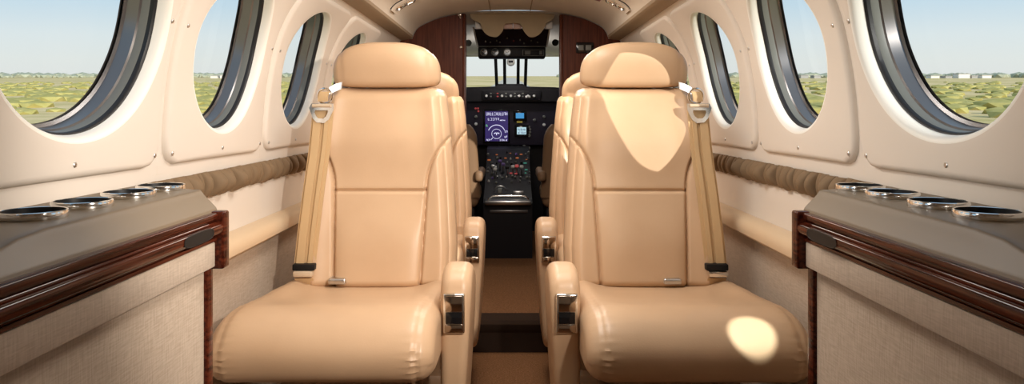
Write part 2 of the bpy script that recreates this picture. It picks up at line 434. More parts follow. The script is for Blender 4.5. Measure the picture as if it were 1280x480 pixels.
# ------------------------------------------------------------------ drink cabinets
def cabinet(sg, side):
    t = thing('side_cabinet', {-1: 'taupe topped side cabinet with chrome cup holders against the left cabin wall',
                               1: 'taupe topped side cabinet with chrome cup holders against the right cabin wall'}[sg],
              'cabinet', (sg*.58, .85, 0), 'side cabinets with cup holders')
    YE, YN = 1.196, .42
    cups = [1.19, 1.09, .973, .872]; CX = .578; ZT = -.125
    # moulded top
    bm = bmesh.new()
    rings = []
    for y, xt, zt in ((YE, .514, ZT), (1.0, .513, ZT), (.79, .511, ZT), (.74, .507, ZT-.003), (.64, .497, -.147), (YN, .492, -.152)):
        ye = y + (.09 if y == YE else 0)
        rings.append([(sg*x, yy, EYE+z) for x, yy, z in ((.668, ye, ZT-.002), (.655, ye, ZT), (xt+.012, y, ZT if zt == ZT else lerp(ZT, zt, .85)), (xt+.0025, y, ZT if zt == ZT else lerp(ZT, zt, .95)), (xt, y, zt-.0013), (xt-.0015, y, zt-.0035), (xt-.006, y, zt-.0095), (.489, y, -.154), (.4875, y, -.1575), (.486, y, -.161), (.49, y, -.166), (.60, y, -.166), (.668, ye, -.166))])
    loft(bm, rings)
    top = link('cabinet_top', bm, 'taupe', t)
    bm = bmesh.new()
    for cy in cups: lathe(bm, (sg*CX, cy, EYE+ZT-.034), (0, 0, 1), ((.0345, 0), (.0345, .06)), 40, True)
    cut = link('cutter', bm, 'taupe')
    cut.location = -Vector((0, 0, 0))
    md = top.modifiers.new('cut', 'BOOLEAN'); md.object = cut; md.operation = 'DIFFERENCE'; md.solver = 'EXACT'
    bpy.context.view_layer.update()
    dg = bpy.context.evaluated_depsgraph_get()
    me = bpy.data.meshes.new_from_object(top.evaluated_get(dg)); top.modifiers.clear(); top.data = me
    wn = top.modifiers.new('weighted_normals', 'WEIGHTED_NORMAL'); wn.weight = 100; wn.keep_sharp = True
    bpy.data.objects.remove(cut)
    for cy in cups:
        c = (sg*CX, cy, EYE+ZT)
        bm = bmesh.new()
        lathe(bm, c, (0, 0, 1), ((.034, 0), (.0372, 0), (.0376, .0015), (.0376, .007), (.0369, .0088), (.0355, .0094), (.0345, .0088)), 48)
        rim = link('cup_holder', bm, 'chrome', t)
        bm = bmesh.new()
        lathe(bm, c, (0, 0, 1), ((.0347, .0086), (.0338, .004), (.0325, -.01), (.031, -.0335), (.001, -.0338)), 40)
        link('cup_well', bm, 'black', rim)
    # lacquered wood band with groove and bullnose rail
    bm = bmesh.new()
    pr = crom([(.484, -.160), (.4775, -.1605), (.4755, -.1635), (.4755, -.1685)], 4) + [Vector(p) for p in ((.4755, -.169), (.4815, -.1695), (.4815, -.1735), (.477, -.174))] + \
        crom([(.4755, -.176), (.4695, -.1785), (.4675, -.185), (.4695, -.193), (.4765, -.197)], 4) + [Vector(p) for p in ((.4815, -.198), (.4815, -.2), (.4785, -.201), (.4780, -.2055), (.484, -.207))]
    prism(bm, [(p.x, p.y) for p in pr] + [(.52, -.207), (.52, -.160)], YN, YE-.024, sg)
    wb = link('wood_band', bm, 'wood', t)
    bm = bmesh.new()
    box(bm, (sg*.4665, YE-.025, EYE-.252), (sg*.52, YE+.001, EYE-.1585), .004, 3)
    link('wood_end_piece', bm, 'wood', t)
    # finger pull: a dark scooped cup let into the rail
    bm = bmesh.new()
    rings = []
    for sc, xx in ((1, .4668), (.93, .4662), (.85, .468), (.7, .4725), (.3, .474)):
        rr = []
        for q in range(28):
            a = 2*PI*q/28; ca, sa = math.cos(a), math.sin(a)
            yy = 1.083+sc*.052*math.copysign(abs(ca)**.5, ca); zz = -.186+sc*.0095*math.copysign(abs(sa)**.7, sa)
            rr.append((sg*xx, yy, EYE+zz))
        rings.append(rr)
    loft(bm, rings)
    link('finger_pull', bm, 'black', wb)
    # cloth strip and lower panel
    bm = bmesh.new(); box(bm, (sg*.479, YN, EYE-.2475), (sg*.51, YE-.026, EYE-.2065), .003, 2)
    link('cloth_strip', bm, 'fabric_strip', t)
    bm = bmesh.new(); box(bm, (sg*.494, YN, .002), (sg*.515, YE-.034, EYE-.246), .002)
    link('cloth_panel', bm, 'fabric', t)
    bm = bmesh.new(); box(bm, (sg*.488, YE-.034, .002), (sg*.52, YE-.012, EYE-.25), .003)
    link('wood_post', bm, 'wood', t)
    bm = bmesh.new(); box(bm, (sg*.515, YN+.005, .002), (sg*.60, YE-.03, EYE-.168))
    link('cabinet_body', bm, 'fabric', t, smooth=False)
cabinet(-1, 'left'); cabinet(1, 'right')

# ------------------------------------------------------------------ cabin seats
def sst(t):
    t = max(0, min(1, t)); return t*t*(3-2*t)
def spow(c, e): return math.copysign(abs(c)**e, c)

def extrude_profile(bm, prof, x0, x1, er, sg, hy, hz, n=40, mod=None, ne=8):
    """(y,z) loop swept from x0 to x1 with rounded ends of radius er"""
    cy = sum(p[0] for p in prof)/len(prof); cz = (min(p[1] for p in prof)+max(p[1] for p in prof))/2
    secs = []
    for i in range(ne+1):
        a = (i/ne)*PI/2
        secs.append((x0+er*(1-math.sin(a)), er*(1-math.cos(a))))
    secs = [(x0+er*(1-math.cos(i/ne*PI/2)), er*(1-math.sin(i/ne*PI/2))) for i in range(ne+1)]
    mid = [(lerp(x0+er, x1-er, i/n), 0) for i in range(1, n)]
    end = [(x1-er*(1-math.cos(i/ne*PI/2)), er*(1-math.sin(i/ne*PI/2))) for i in range(ne, -1, -1)]
    rings = []
    for x, e in secs+mid+end:
        r = []
        for q, p in enumerate(prof):
            y = cy+(p[0]-cy)*(1-e/hy); z = cz+(p[1]-cz)*(1-e/hz)
            xx = x
            if mod: xx, y, z = mod(x, y, z, q/len(prof))
            r.append((sg*xx, y, EYE+z))
        rings.append(r)
    loft(bm, rings)

def seat(sg, label):
    t = thing('cabin_seat', label, 'seat', (sg*.37, 1.8, 0), 'tan leather cabin seats')
    # --- base
    bm = bmesh.new(); box(bm, (sg*.20, 1.60, .0), (sg*.56, 1.95, .10), .02); box(bm, (sg*.23, 1.64, .08), (sg*.53, 1.92, .40), .02)
    link('seat_base', bm, 'leather_dim', t)
    # --- cushion
    prof = [tuple(p) for p in crom([(1.985, -.468), (1.88, -.456), (1.75, -.443), (1.63, -.424), (1.545, -.412), (1.475, -.425), (1.432, -.463), (1.425, -.503), (1.45, -.539), (1.52, -.556), (1.65, -.562), (1.82, -.562), (1.96, -.55), (2.0, -.51)], 7, True)]
    XA, XB = .154, .617
    def cmod(x, y, z, q):
        u = (x-(XA+XB)/2)/((XB-XA)/2); au = abs(u)
        if z > -.50:
            rear = max(0, min(1, (y-1.55)/.25))
            z += .016*gauss(au-.83, .16)*rear - .006*(1-au**2)*rear
            z -= .004*max(0, au-.75)/.25*(1-rear)
        d = min(x-XA, XB-x)
        # seam and gathers beside the end panels
        g = -.0035*gauss(d-.034, .005)
        w = .0016*math.sin(q*2*PI*60)*gauss(d-.042, .02)
        cy, cz = 1.6, -.49
        r = math.hypot(y-cy, z-cz)+1e-6
        return x, y+(y-cy)/r*(g+w), z+(z-cz)/r*(g+w)
    bm = bmesh.new(); extrude_profile(bm, prof, XA, XB, .048, sg, .28, .092, 44, cmod, 14)
    link('seat_cushion', bm, 'leather', t)
    # --- backrest
    hwt = [(0, .212), (.2, .214), (.42, .206), (.68, .194), (.83, .186), (.90, .180), (.955, .176), (.985, .166), (1.0, .148)]
    CX = .362; Z0, Z1 = -.475, .078
    NF = 150
    def ringat(v, hw, hd, zz):
        out = []
        yc = 2.075+(v-.5)*.13
        rc = min(.05, hd*.95)
        def front(u):
            au = abs(u)
            return -.020*gauss(au-.86, .20) - .010*(1-au**2) + .004*gauss(u, .5)
        pts = []
        for i in range(NF+1):
            pts.append((-1+2*i/NF, 'f'))
        for u, _ in pts:
            x = u*hw
            d = hw-abs(x)
            edge = hd if d >= rc else hd-rc+math.sqrt(max(0, rc*rc-(rc-d)**2))
            y = -edge+front(u)*min(1, d/rc+.2)
            # seams
            zrel = v
            sw = .0042; g = 0
            uw = sx(zrel)
            g += .011*gauss((abs(x)-uw)*1.0, sw) if zrel < .80 else 0
            g += .006*gauss(d-.020, .0035)*min(1, max(0, (.97-v)/.03))
            if abs(x) < uw: g += .0095*gauss((zz-(-.212)), .0042)
            if uw < .15 and abs(x) > uw: pass
            # puff of the middle pads
            if abs(x) < uw:
                pz = (zz+.212)/.25 if zz > -.212 else (zz+.212)/.25
                y -= .014*max(0, 1-(abs(x)/uw)**6)*sst(abs(pz)*1.6)*sst((.98-v)/.28)
            out.append((x, yc+y+g))
        for i in range(1, 24):
            u = 1-2*i/24; x = u*hw; d = hw-abs(x)
            edge = hd if d >= rc else hd-rc+math.sqrt(max(0, rc*rc-(rc-d)**2))
            out.append((x, yc+edge))
        return [(sg*(CX-x), y, EYE+zz) for x, y in out]
    # half width of the middle pad: narrow below, flaring out to the shoulders above
    def sx(v):
        if v < .475: return lerp(.116, .128, v/.475)
        t_ = (v-.475)/.27
        if t_ < 1: return .128+.062*(t_**2.2)
        return .190+.03*(t_-1)*3
    bm = bmesh.new(); rings = []
    NV = 150
    for i in range(NV+1):
        v = i/NV
        hw = interp(hwt, v); hd = .062
        if v > .93: hd = .062*math.sqrt(max(.05, 1-((v-.93)/.072)**2))
        if v < .05: hd = .062*math.sqrt(max(.1, 1-((.05-v)/.055)**2))
        rings.append(ringat(v, hw, hd, lerp(Z0, Z1, v)))
    loft(bm, rings); link('backrest', bm, 'leather', t)
    # --- headrest
    bm = bmesh.new(); rings = []
    nu, nv = 72, 36
    for j in range(nv+1):
        ph = -PI/2+PI*j/nv
        r = []
        for i in range(nu):
            th = 2*PI*i/nu
            e = .72 if ph > 0 else .30
            cx = max(.02, abs(math.cos(ph))**e)
            x = .157*cx*spow(math.cos(th), .62); y = .058*cx*spow(math.sin(th), .75)
            z = (.092*spow(math.sin(ph), .82) if ph > 0 else .040*spow(math.sin(ph), .5))
            g = .004*gauss(abs(x)-.128, .004)
            y *= 1-g/.05*1.0
            z -= g*.6 if z > 0 else 0
            r.append((sg*(CX+x), 2.118+y-.012*z/.06, EYE+.118+z))
        rings.append(r)
    loft(bm, rings); hr = link('headrest', bm, 'leather', t)
    bm = bmesh.new()
    bm.free()
    for dx in (-.06, .06):
        bm = bmesh.new(); tube(bm, [(sg*(CX+dx), 2.12, EYE+.02), (sg*(CX+dx), 2.12, EYE+.085)], .007)
        link('headrest_post', bm, 'brushed', t)
    # --- inboard armrest
    pr = [tuple(p) for p in crom([(1.62, -.76), (1.605, -.62), (1.600, -.47), (1.604, -.395), (1.625, -.362), (1.67, -.350), (1.73, -.353), (1.80, -.378), (1.88, -.43), (1.95, -.53), (1.965, -.66), (1.95, -.77), (1.78, -.79)], 6, True)]
    bm = bmesh.new()
    def amod(x, y, z, q):
        k_ = max(0, (-.40-z)/.3)
        return x+.018*k_*(1-(x-.088)/.07), y, z
    extrude_profile(bm, pr, .087, .157, .022, sg, .18, .21, 8, amod, 8)
    ar = link('armrest', bm, 'leather', t)
    bm = bmesh.new(); box(bm, (sg*.101, 1.5905, EYE-.485), (sg*.149, 1.606, EYE-.397), .004, 3)
    fr = link('ashtray', bm, 'chrome', ar)
    bm = bmesh.new(); box(bm, (sg*.106, 1.5875, EYE-.436), (sg*.144, 1.593, EYE-.401), .002)
    link('ashtray_lid', bm, 'bronze', fr)
    bm = bmesh.new(); box(bm, (sg*.107, 1.589, EYE-.463), (sg*.143, 1.592, EYE-.437), .001)
    link('ashtray_slot', bm, 'blackgloss', fr)
    bm = bmesh.new(); box(bm, (sg*.105, 1.5865, EYE-.482), (sg*.145, 1.592, EYE-.464), .003)
    link('ashtray_lip', bm, 'bronze', fr)
    # --- shoulder harness
    def ribbon(bm, path, w, th=.0025, wd=(1, 0, 0)):
        wd = Vector(wd); rings = []
        for p in path:
            p = Vector(p)
            rings.append([p+wd*w/2+Vector((0, -th, 0)), p-wd*w/2+Vector((0, -th, 0)), p-wd*w/2+Vector((0, th, 0)), p+wd*w/2+Vector((0, th, 0))])
        loft(bm, rings)
    bm = bmesh.new()
    c = crom([(.527, 2.028, EYE+.015), (.533, 2.008, EYE-.10), (.541, 1.985, EYE-.20), (.550, 1.962, EYE-.32), (.555, 1.948, EYE-.403)], 6)
    ribbon(bm, [(sg*p.x, p.y, p.z) for p in c], .059)
    ribbon(bm, [(sg*(p.x+.012), p.y-.006, p.z) for p in c[2:]], .022)
    ribbon(bm, [(sg*(p.x-.014), p.y-.005, p.z) for p in c[2:]], .012)
    wb = link('shoulder_belt', bm, 'web', t)
    bm = bmesh.new()
    ribbon(bm, [(sg*.482, 2.062, EYE+.083), (sg*.497, 2.045, EYE+.076), (sg*.512, 2.035, EYE+.066)], .022, .003, (0, .3, .95))
    link('belt_anchor', bm, 'brushed', t)
    bm = bmesh.new()
    loop = [(sg*(.521+.020*math.cos(a)), 2.022-.003*math.sin(a), EYE+.051+.021*math.sin(a)) for a in [2*PI*i/24 for i in range(25)]]
    tube(bm, loop, .0035, 8)
    link('belt_ring', bm, 'chrome', t)
    bm = bmesh.new(); ribbon(bm, [(sg*.519, 2.016, EYE+.064), (sg*.523, 2.012, EYE+.05), (sg*.525, 2.014, EYE+.036)], .026, .004)
    link('belt_loop', bm, 'web', t)
    # slotted bracket: a plate with a raised bar and a round opening
    bm = bmesh.new()
    out = [(.494, .026), (.556, .026), (.562, .012), (.552, -.022), (.541, -.036), (.520, -.038), (.507, -.026), (.494, .006)]
    inn = [(.510, .004), (.545, .004), (.547, -.002), (.543, -.014), (.537, -.022), (.523, -.023), (.515, -.016), (.510, -.004)]
    rr = lambda P, y: [(sg*x, y, EYE+.008+z*.85) for x, z in P]
    loft(bm, [rr(out, 2.018), rr(out, 2.010), rr(inn, 2.010), rr(inn, 2.018), rr(out, 2.018)], True, False)
    br_ = link('belt_bracket', bm, 'chrome', t)
    bm = bmesh.new(); tube(bm, [(sg*.500, 2.006, EYE+.024), (sg*.552, 2.006, EYE+.024)], .005)
    link('bracket_bar', bm, 'beigeplastic', br_)
    bm = bmesh.new(); box(bm, (sg*.524, 1.922, EYE-.418), (sg*.583, 1.956, EYE-.401), .003)
    link('belt_buckle', bm, 'black', t)
    bm = bmesh.new(); box(bm, (sg*.529, 1.916, EYE-.434), (sg*.580, 1.945, EYE-.4185), .004)
    link('buckle_tongue', bm, 'chrome' if sg > 0 else 'beigeplastic', t)
    bm = bmesh.new(); ribbon(bm, [(sg*.555, 1.935, EYE-.44), (sg*.55, 1.94, EYE-.465), (sg*.54, 1.965, EYE-.49)], .05)
    link('lap_belt', bm, 'web', t)
    # lap buckle lying where the cushion meets the back
    bm = bmesh.new(); bx = .465 if sg < 0 else .435
    box(bm, (sg*(bx-.024), 1.925, EYE-.456), (sg*(bx+.024), 1.965, EYE-.440), .005, 3)
    lb = link('lap_buckle', bm, 'brushed', t)
    bm = bmesh.new(); ribbon(bm, [(sg*(bx-.02), 1.96, EYE-.452), (sg*(bx-.10), 1.968, EYE-.453), (sg*(bx-.19), 1.97, EYE-.452)], .02, .004, (0, .4, .5))
    link('lap_strap', bm, 'web', t)
    return t, hr

def dup(root, dy, label, lower):
    r = root.copy(); COL.objects.link(r); r.location = root.location+Vector((0, dy, 0)); r['label'] = label
    for ch in list(root.children):
        c = ch.copy(); COL.objects.link(c); c.parent = r
        if c.name.startswith('headrest'): c.location.z -= lower
        for g in list(ch.children):
            d = g.copy(); COL.objects.link(d); d.parent = c
            for g2 in list(g.children):
                e = g2.copy(); COL.objects.link(e); e.parent = d
    return r

sl, _ = seat(-1, 'large tan leather cabin seat in front on the left, beside the left cabinet')
sr, _ = seat(1, 'large tan leather cabin seat in front on the right, beside the right cabinet')
dup(sl, .75, 'tan leather seat mostly hidden behind the large front left seat', .035)
dup(sr, .75, 'tan leather seat mostly hidden behind the large front right seat', .035)

# ------------------------------------------------------------------ overhead service units
def service_unit(sg, lit):
    lab = 'overhead service unit with a glowing reading lamp on the left ceiling' if lit else \
          'overhead service unit with a dark red end cap on the right ceiling'
    YC = 2.83
    t = thing('overhead_service_unit', lab, 'service unit', tuple(csurf(sg, CS[-1]*.2, YC)), 'overhead service units')
    s0, s1 = .035, .185
    bm = bmesh.new(); rings = []
    for q in range(13):
        s = lerp(s0, s1, q/12)
        rings.append([csurf(sg, s, YC+dy, o) for dy, o in ((-.05, .0), (-.047, .007), (-.04, .009), (.04, .009), (.047, .007), (.05, 0))])
    loft(bm, rings); link('service_panel', bm, 'ceiling', t)
    bm = bmesh.new()
    rings = [[csurf(sg, lerp(s0+.002, s1-.002, q/12), YC-.0535+dy, o) for dy, o in ((-.002, 0), (-.002, .003), (.002, .003), (.002, 0))] for q in range(13)]
    loft(bm, rings); link('panel_gap', bm, 'black', t)
    for s, kind in ((.075, 'n'), (.118, 'l')):
        c = csurf(sg, s, YC, .008); nn = (csurf(sg, s, YC, .02)-c).normalized()
        bm = bmesh.new(); lathe(bm, c, nn, ((.024, 0), (.024, .004), (.020, .009), (.015, .009), (.013, .004)), 28)
        rr = link('air_nozzle' if kind == 'n' else 'reading_lamp', bm, 'chrome', t)
        bm = bmesh.new(); lathe(bm, c, nn, ((.0155, .003), (.010, .006), (.001, .007)), 24, True)
        link('nozzle_core' if kind == 'n' else 'lamp_lens', bm, 'black' if kind == 'n' or not lit else 'lamp', rr)
    bm = bmesh.new(); rings = []
    for q in range(5):
        s = lerp(.158, .19, q/4)
        rings.append([csurf(sg, s, YC+dy, o) for dy, o in ((-.045, .005), (-.042, .018), (.042, .018), (.045, .005))])
    loft(bm, rings); link('end_cap', bm, 'ceiling' if lit else 'red', t)
service_unit(-1, True); service_unit(1, False)

# switch plate and small hardware on the partitions
t = thing('switch_plate', 'small dark plate with two pale squares on the right mahogany partition', 'switch plate', tuple(px(731, 60, 3.5)))
a, b = px(720, 66.5, 3.498), px(742, 53, 3.498)
bm = bmesh.new(); box(bm, (a.x, 3.488, a.z), (b.x, 3.501, b.z), .004); pl = link('plate_frame', bm, 'blackgloss', t)
for x0 in (722.5, 732):
    a, b = px(x0, 63, 3.49), px(x0+7, 56.5, 3.49)
    bm = bmesh.new(); box(bm, (a.x, 3.484, a.z), (b.x, 3.489, b.z), .002); link('switch', bm, 'ring', t)
t = thing('coat_hook', 'small chrome hook at the top of the left doorway edge', 'hook', tuple(px(575, 20, 3.48)))
c = px(574.5, 18, 3.494)
bm = bmesh.new(); lathe(bm, c, (0, -1, 0), ((.009, 0), (.009, .004), (.004, .006)), 16, True); link('hook_base', bm, 'chrome', t)
bm = bmesh.new(); tube(bm, [(c.x, c.y, c.z), (c.x, c.y-.02, c.z-.004), (c.x+.004, c.y-.028, c.z-.014), (c.x+.006, c.y-.022, c.z-.022)], .0035); link('hook_arm', bm, 'chrome', t)
c = px(576.5, 59, 3.494)
bm = bmesh.new(); lathe(bm, c, (0, -1, 0), ((.007, -.001), (.007, .006), (.004, .009)), 16, True)
tag(link('door_catch', bm, 'chrome'), 'tiny chrome catch on the left doorway edge below the hook', 'catch')

# ------------------------------------------------------------------ cockpit
CY1 = 5.45
bm = bmesh.new(); rows = []
for y, k_ in ((Y1-.004, 0), (4.2, .012), (4.9, .035), (CY1, .06)):
    row = []
    for i in range(25):
        u = -1+2*i/24
        row.append((u*.60, y, EYE+.504-k_*.55 - .13*abs(u)**3.0))
    rows.append(row)
loft(bm, rows, False, False)
struct(link('ceiling_cockpit', bm, 'greyliner'))
for sg, nm in ((-1, 'wall_cockpit_left'), (1, 'wall_cockpit_right')):
    bm = bmesh.new()
    pts = [(.56, -.82), (.64, -.5), (.66, -.1), (.652, .06)]
    loft(bm, [[(sg*x, y, EYE+z) for x, z in pts] for y in (Y1+.03, CY1)], False, False)
    struct(link(nm, bm, 'dash'))
    bm = bmesh.new(); box(bm, (sg*.655, Y1+.03, EYE+.05), (sg*.60, 4.55, EYE+.40), .004)  # added solid wall, stops the sun streaking across the instrument panel
    struct(link('wall_cockpit_pillar_'+('left' if sg < 0 else 'right'), bm, 'greyliner', smooth=False))
    bm = bmesh.new()       # header above the side windows
    pts = [(.625, .32), (.605, .37), (.585, .415)]
    loft(bm, [[(sg*x, y, EYE+z-(.0 if y < 4 else .04)) for x, z in pts] for y in (Y1+.03, CY1)], False, False)
    struct(link('trim_%d' % k, bm, 'greyliner')); k += 1
bm = bmesh.new(); box(bm, (-.66, 5.06, EYE-.83), (.66, 5.10, EYE+.16)); struct(link('wall_cockpit_front', bm, 'dash', smooth=False))
# windshield
w = sroot('window_11', (0, CY1, EYE+.3))
bm = bmesh.new(); rows = [[(x, CY1-.25*(x/.6)**2+.1*(1-v), EYE+lerp(.16, .455, v)) for x in [-.62+1.24*i/16 for i in range(17)]] for v in (0, .5, 1)]
loft(bm, rows, False, False); link('pane', bm, 'pane', w)
for xa, xb in ((621.0, 619), (631, 630.5), (647.5, 648), (656.5, 658)):
    bm = bmesh.new()
    a, b = px(xa, 109, 5.42), px(xb, 62, 5.32)
    loft(bm, [[(p.x+dx, p.y+dy, p.z) for dx, dy in ((-.0115, -.02), (.0115, -.02), (.0115, .03), (-.0115, .03))] for p in (a, b)])
    link('windshield_post', bm, 'black', w)
bm = bmesh.new(); box(bm, (-.62, CY1-.03, EYE+.44), (.62, CY1+.06, EYE+.48), .01); link('windshield_header', bm, 'greyliner', w)

# instrument panel
IP = 4.95
t = thing('instrument_panel', 'black instrument panel with glowing displays under the windshield', 'instrument panel', (0, IP, .5))
bm = bmesh.new(); box(bm, (-.60, IP, EYE-.212), (.60, IP+.10, EYE+.165), .006); link('panel_face', bm, 'dashpurple', t)
bm = bmesh.new()
pr = [(-.62, .10), (-.62, .155), (-.30, .185), (-.105, .19), (-.085, .207), (.085, .207), (.105, .19), (.30, .185), (.62, .155), (.62, .10)]
loft(bm, [[(x, y, EYE+z-dz) for x, z in pr] for y, dz in ((IP-.07, .012), (IP-.06, 0), (CY1-.02, .0))]); link('glareshield', bm, 'dash', t)
a, b = px(603, 125, 4.87), px(676, 113.5, 4.87)
bm = bmesh.new(); box(bm, (a.x, 4.862, a.z), (b.x, 4.95, b.z), .004); gp = link('switch_strip', bm, 'dash', t)
for x, w_ in ((608, 3), (627.5, 3.2), (638.5, 3.2), (649, 3.2), (660, 5), (667.5, 3.2)):
    c = px(x, 120, 4.86)
    bm = bmesh.new(); lathe(bm, c, (0, -1, 0), ((.009, 0), (.009, .01), (.006, .014)), 14, True); link('strip_knob', bm, 'white', gp)
    if w_ == 5:
        bm = bmesh.new(); box(bm, (c.x-.018, 4.855, c.z-.012), (c.x+.016, 4.861, c.z+.002), .001); link('strip_button', bm, 'white', gp)
for x in (613.5, 622, 632.5, 643.5, 653.5):
    for y in (116.8, 120.5):
        c = px(x, y, 4.86); bm = bmesh.new(); box(bm, (c.x-.006, 4.858, c.z-.004), (c.x+.006, 4.863, c.z+.004)); link('strip_button', bm, 'redlamp' if x == 622 else 'ring', gp)

def screen_box(x0, y0, x1, y1, name, par, m, bez='blackgloss', pad=2.2):
    a, b = px(x0-pad, y1+pad, IP), px(x1+pad, y0-pad, IP)
    bm = bmesh.new(); box(bm, (a.x, IP-.016, a.z), (b.x, IP+.004, b.z), .004); d = link(name, bm, bez, par)
    a, b = px(x0, y1, IP-.016), px(x1, y0, IP-.016)
    bm = bmesh.new(); box(bm, (a.x, IP-.0172, a.z), (b.x, IP-.0155, b.z)); link('screen', bm, m, d)
    return d
D = IP-.0178
pfd = screen_box(606.5, 139, 635, 176.5, 'flight_display', t, 'screen')
def stroke(name, m, par, pts, w=.35):
    bm = bmesh.new(); pts = [px(x, y, D) for x, y in pts]
    tube(bm, pts, w*D/F, 6); return link(name, bm, m, par)
arc = lambda cx, cy, r, a0, a1, n=20: [(cx+r*math.cos(math.radians(lerp(a0, a1, i/n))), cy-r*math.sin(math.radians(lerp(a0, a1, i/n)))) for i in range(n+1)]
def glyphs(name, m, par, x0, x1, y, h, n, seed):
    """a row of illegibly small characters: little upright and cross strokes"""
    bm = bmesh.new(); r = random.Random(seed); st = (x1-x0)/n
    for i in range(n):
        cx = x0+(i+.5)*st
        segs = r.sample([((-.3, -.5), (-.3, .5)), ((.3, -.5), (.3, .5)), ((-.3, .5), (.3, .5)), ((-.3, 0), (.3, 0)), ((-.3, -.5), (.3, -.5))], 3)
        for (ax, ay), (bx_, by) in segs:
            tube(bm, [px(cx+ax*st, y-ay*h, D), px(cx+bx_*st, y-by*h, D)], .22*D/F, 5)
    return link(name, bm, m, par)
glyphs('display_text', 'screenwhite', pfd, 607.5, 634.5, 142.3, 3.6, 11, 1)
glyphs('display_text', 'screenwhite', pfd, 609.5, 624, 149, 2.8, 5, 2)
glyphs('display_text', 'screenwhite', pfd, 624.5, 631.5, 150.3, 1, 5, 3)
glyphs('display_text', 'screengreen', pfd, 607.2, 610, 157, 2.6, 2, 4)
glyphs('display_text', 'screenwhite', pfd, 630.5, 634.5, 164.5, 2.2, 2, 5)
glyphs('display_text', 'screenwhite', pfd, 630.5, 634.5, 171, 2.2, 2, 6)
glyphs('display_text', 'screenwhite', pfd, 607.5, 613, 175, 1.8, 3, 7)
glyphs('display_text', 'screenwhite', pfd, 624, 634, 175, 1.8, 4, 8)
stroke('heading_arc', 'screenwhite', pfd, arc(620.7, 167, 10.8, 22, 158), .45)
stroke('compass_ring', 'screenwhite', pfd, arc(620.7, 167.3, 6, 0, 360, 28), .28)
stroke('compass_pointer', 'screenwhite', pfd, [(616, 172), (613.5, 175)], .35)
stroke('aircraft_symbol', 'screenwhite', pfd, [(617.5, 167.2), (619.3, 166), (620.7, 166.8), (622, 166), (624, 167.2)], .6)
stroke('aircraft_symbol', 'screenwhite', pfd, [(620.7, 166), (620.7, 169)], .5)
st_ = screen_box(644.8, 141.3, 655, 148, 'standby_display', t, 'screenblue', pad=3.2)
a, b = px(646, 153.5, D), px(653, 151.5, D)
bm = bmesh.new(); box(bm, (a.x, D-.001, a.z), (b.x, D+.002, b.z)); link('horizon_ground', bm, 'screenbrown', st_)
rd = screen_box(646.2, 159, 657.8, 168, 'radio_display', t, 'screencyan', pad=3)
for y in (162, 166): glyphs('display_text', 'screen', rd, 647, 657, y, 2.2, 6, y)
for i, (x, y) in enumerate(((661.5, 158.5), (662.5, 161.5), (662.5, 165), (661, 169))):
    c = px(x, y, IP); bm = bmesh.new(); lathe(bm, (c.x, IP, c.z), (0, -1, 0), ((.008 if i < 3 else .013, 0), (.007 if i < 3 else .011, .015)), 14, True); link('knob', bm, 'ring', t)
for i, (x, y, m) in enumerate(((594.5, 135.5, 'redlamp'), (597.5, 135.5, 'redlamp'), (598, 139, 'redlamp'), (595, 146, 'ring'), (595, 155, 'white'), (680, 146, 'ring'), (680, 156, 'white'),
                               (613, 184.5, 'white'), (624, 184, 'ring'), (632, 184, 'ring'), (640, 184, 'ring'), (648, 184, 'ring'), (655, 183, 'ring'), (661, 185, 'ring'), (668, 150, 'ring'))):
    c = px(x, y, IP); bm = bmesh.new(); r = .007 if m == 'redlamp' else .011
    lathe(bm, (c.x, IP+.002, c.z), (0, -1, 0), ((r, 0), (r*.9, .016), (r*.5, .019)), 12, True); link('knob' if m != 'redlamp' else 'warning_light', bm, m, t)

# control pedestal
t = thing('control_pedestal', 'dark control pedestal with chrome grab bar between the pilot seats', 'pedestal', (-.012, 4.3, .13))
bm = bmesh.new()
pr = [(4.10, -.82), (4.10, -.505), (4.14, -.495), (4.45, -.40), (4.80, -.23), (4.925, -.215), (4.925, -.82)]
loft(bm, [[(x, y, EYE+z) for y, z in pr] for x in (-.155, .125)]); ped = link('pedestal_body', bm, 'dash', t, smooth=False)
a, b = px(606, 256, 4.08), px(664, 250.5, 4.08)
bm = bmesh.new(); box(bm, (a.x, 4.06, a.z), (b.x, 4.16, b.z), .006); link('tray_edge', bm, 'brushed', t)
a, b = px(612, 266, 4.1), px(660, 262.5, 4.1)
bm = bmesh.new(); box(bm, (a.x, 4.092, a.z), (b.x, 4.11, b.z), .004); link('pull_slot', bm, 'ringdark', t)
bm = bmesh.new()
tube(bm, crom([tuple(px(609.5, 252, 4.09)), tuple(px(611, 248.5, 4.09)), tuple(px(615, 245.6, 4.09)), tuple(px(620, 245, 4.09)), tuple(px(636, 244.6, 4.09)), tuple(px(652, 245, 4.09)), tuple(px(657, 245.8, 4.09)), tuple(px(660, 248.5, 4.09)), tuple(px(661, 252, 4.09))], 6), .0045)
link('grab_bar', bm, 'chrome', t)
rnd = random.Random(11)
def ped_y(z):
    return interp([(-.505, 4.10), (-.495, 4.14), (-.40, 4.45), (-.23, 4.80), (-.205, 4.95)], z)
def ped_pt(x, y):
    """walk down the pixel's ray until it meets the sloping pedestal top"""
    Y = 4.0
    while Y < 4.915:
        p = px(x, y, Y)
        if Y >= ped_y(p.z-EYE) : return p
        Y += .005
    return px(x, y, 4.915)
cols = ['ring', 'ring', 'white', 'ring', 'ring', 'violetlamp', 'black', 'ring', 'brushed', 'ring', 'brushed', 'greenlamp']
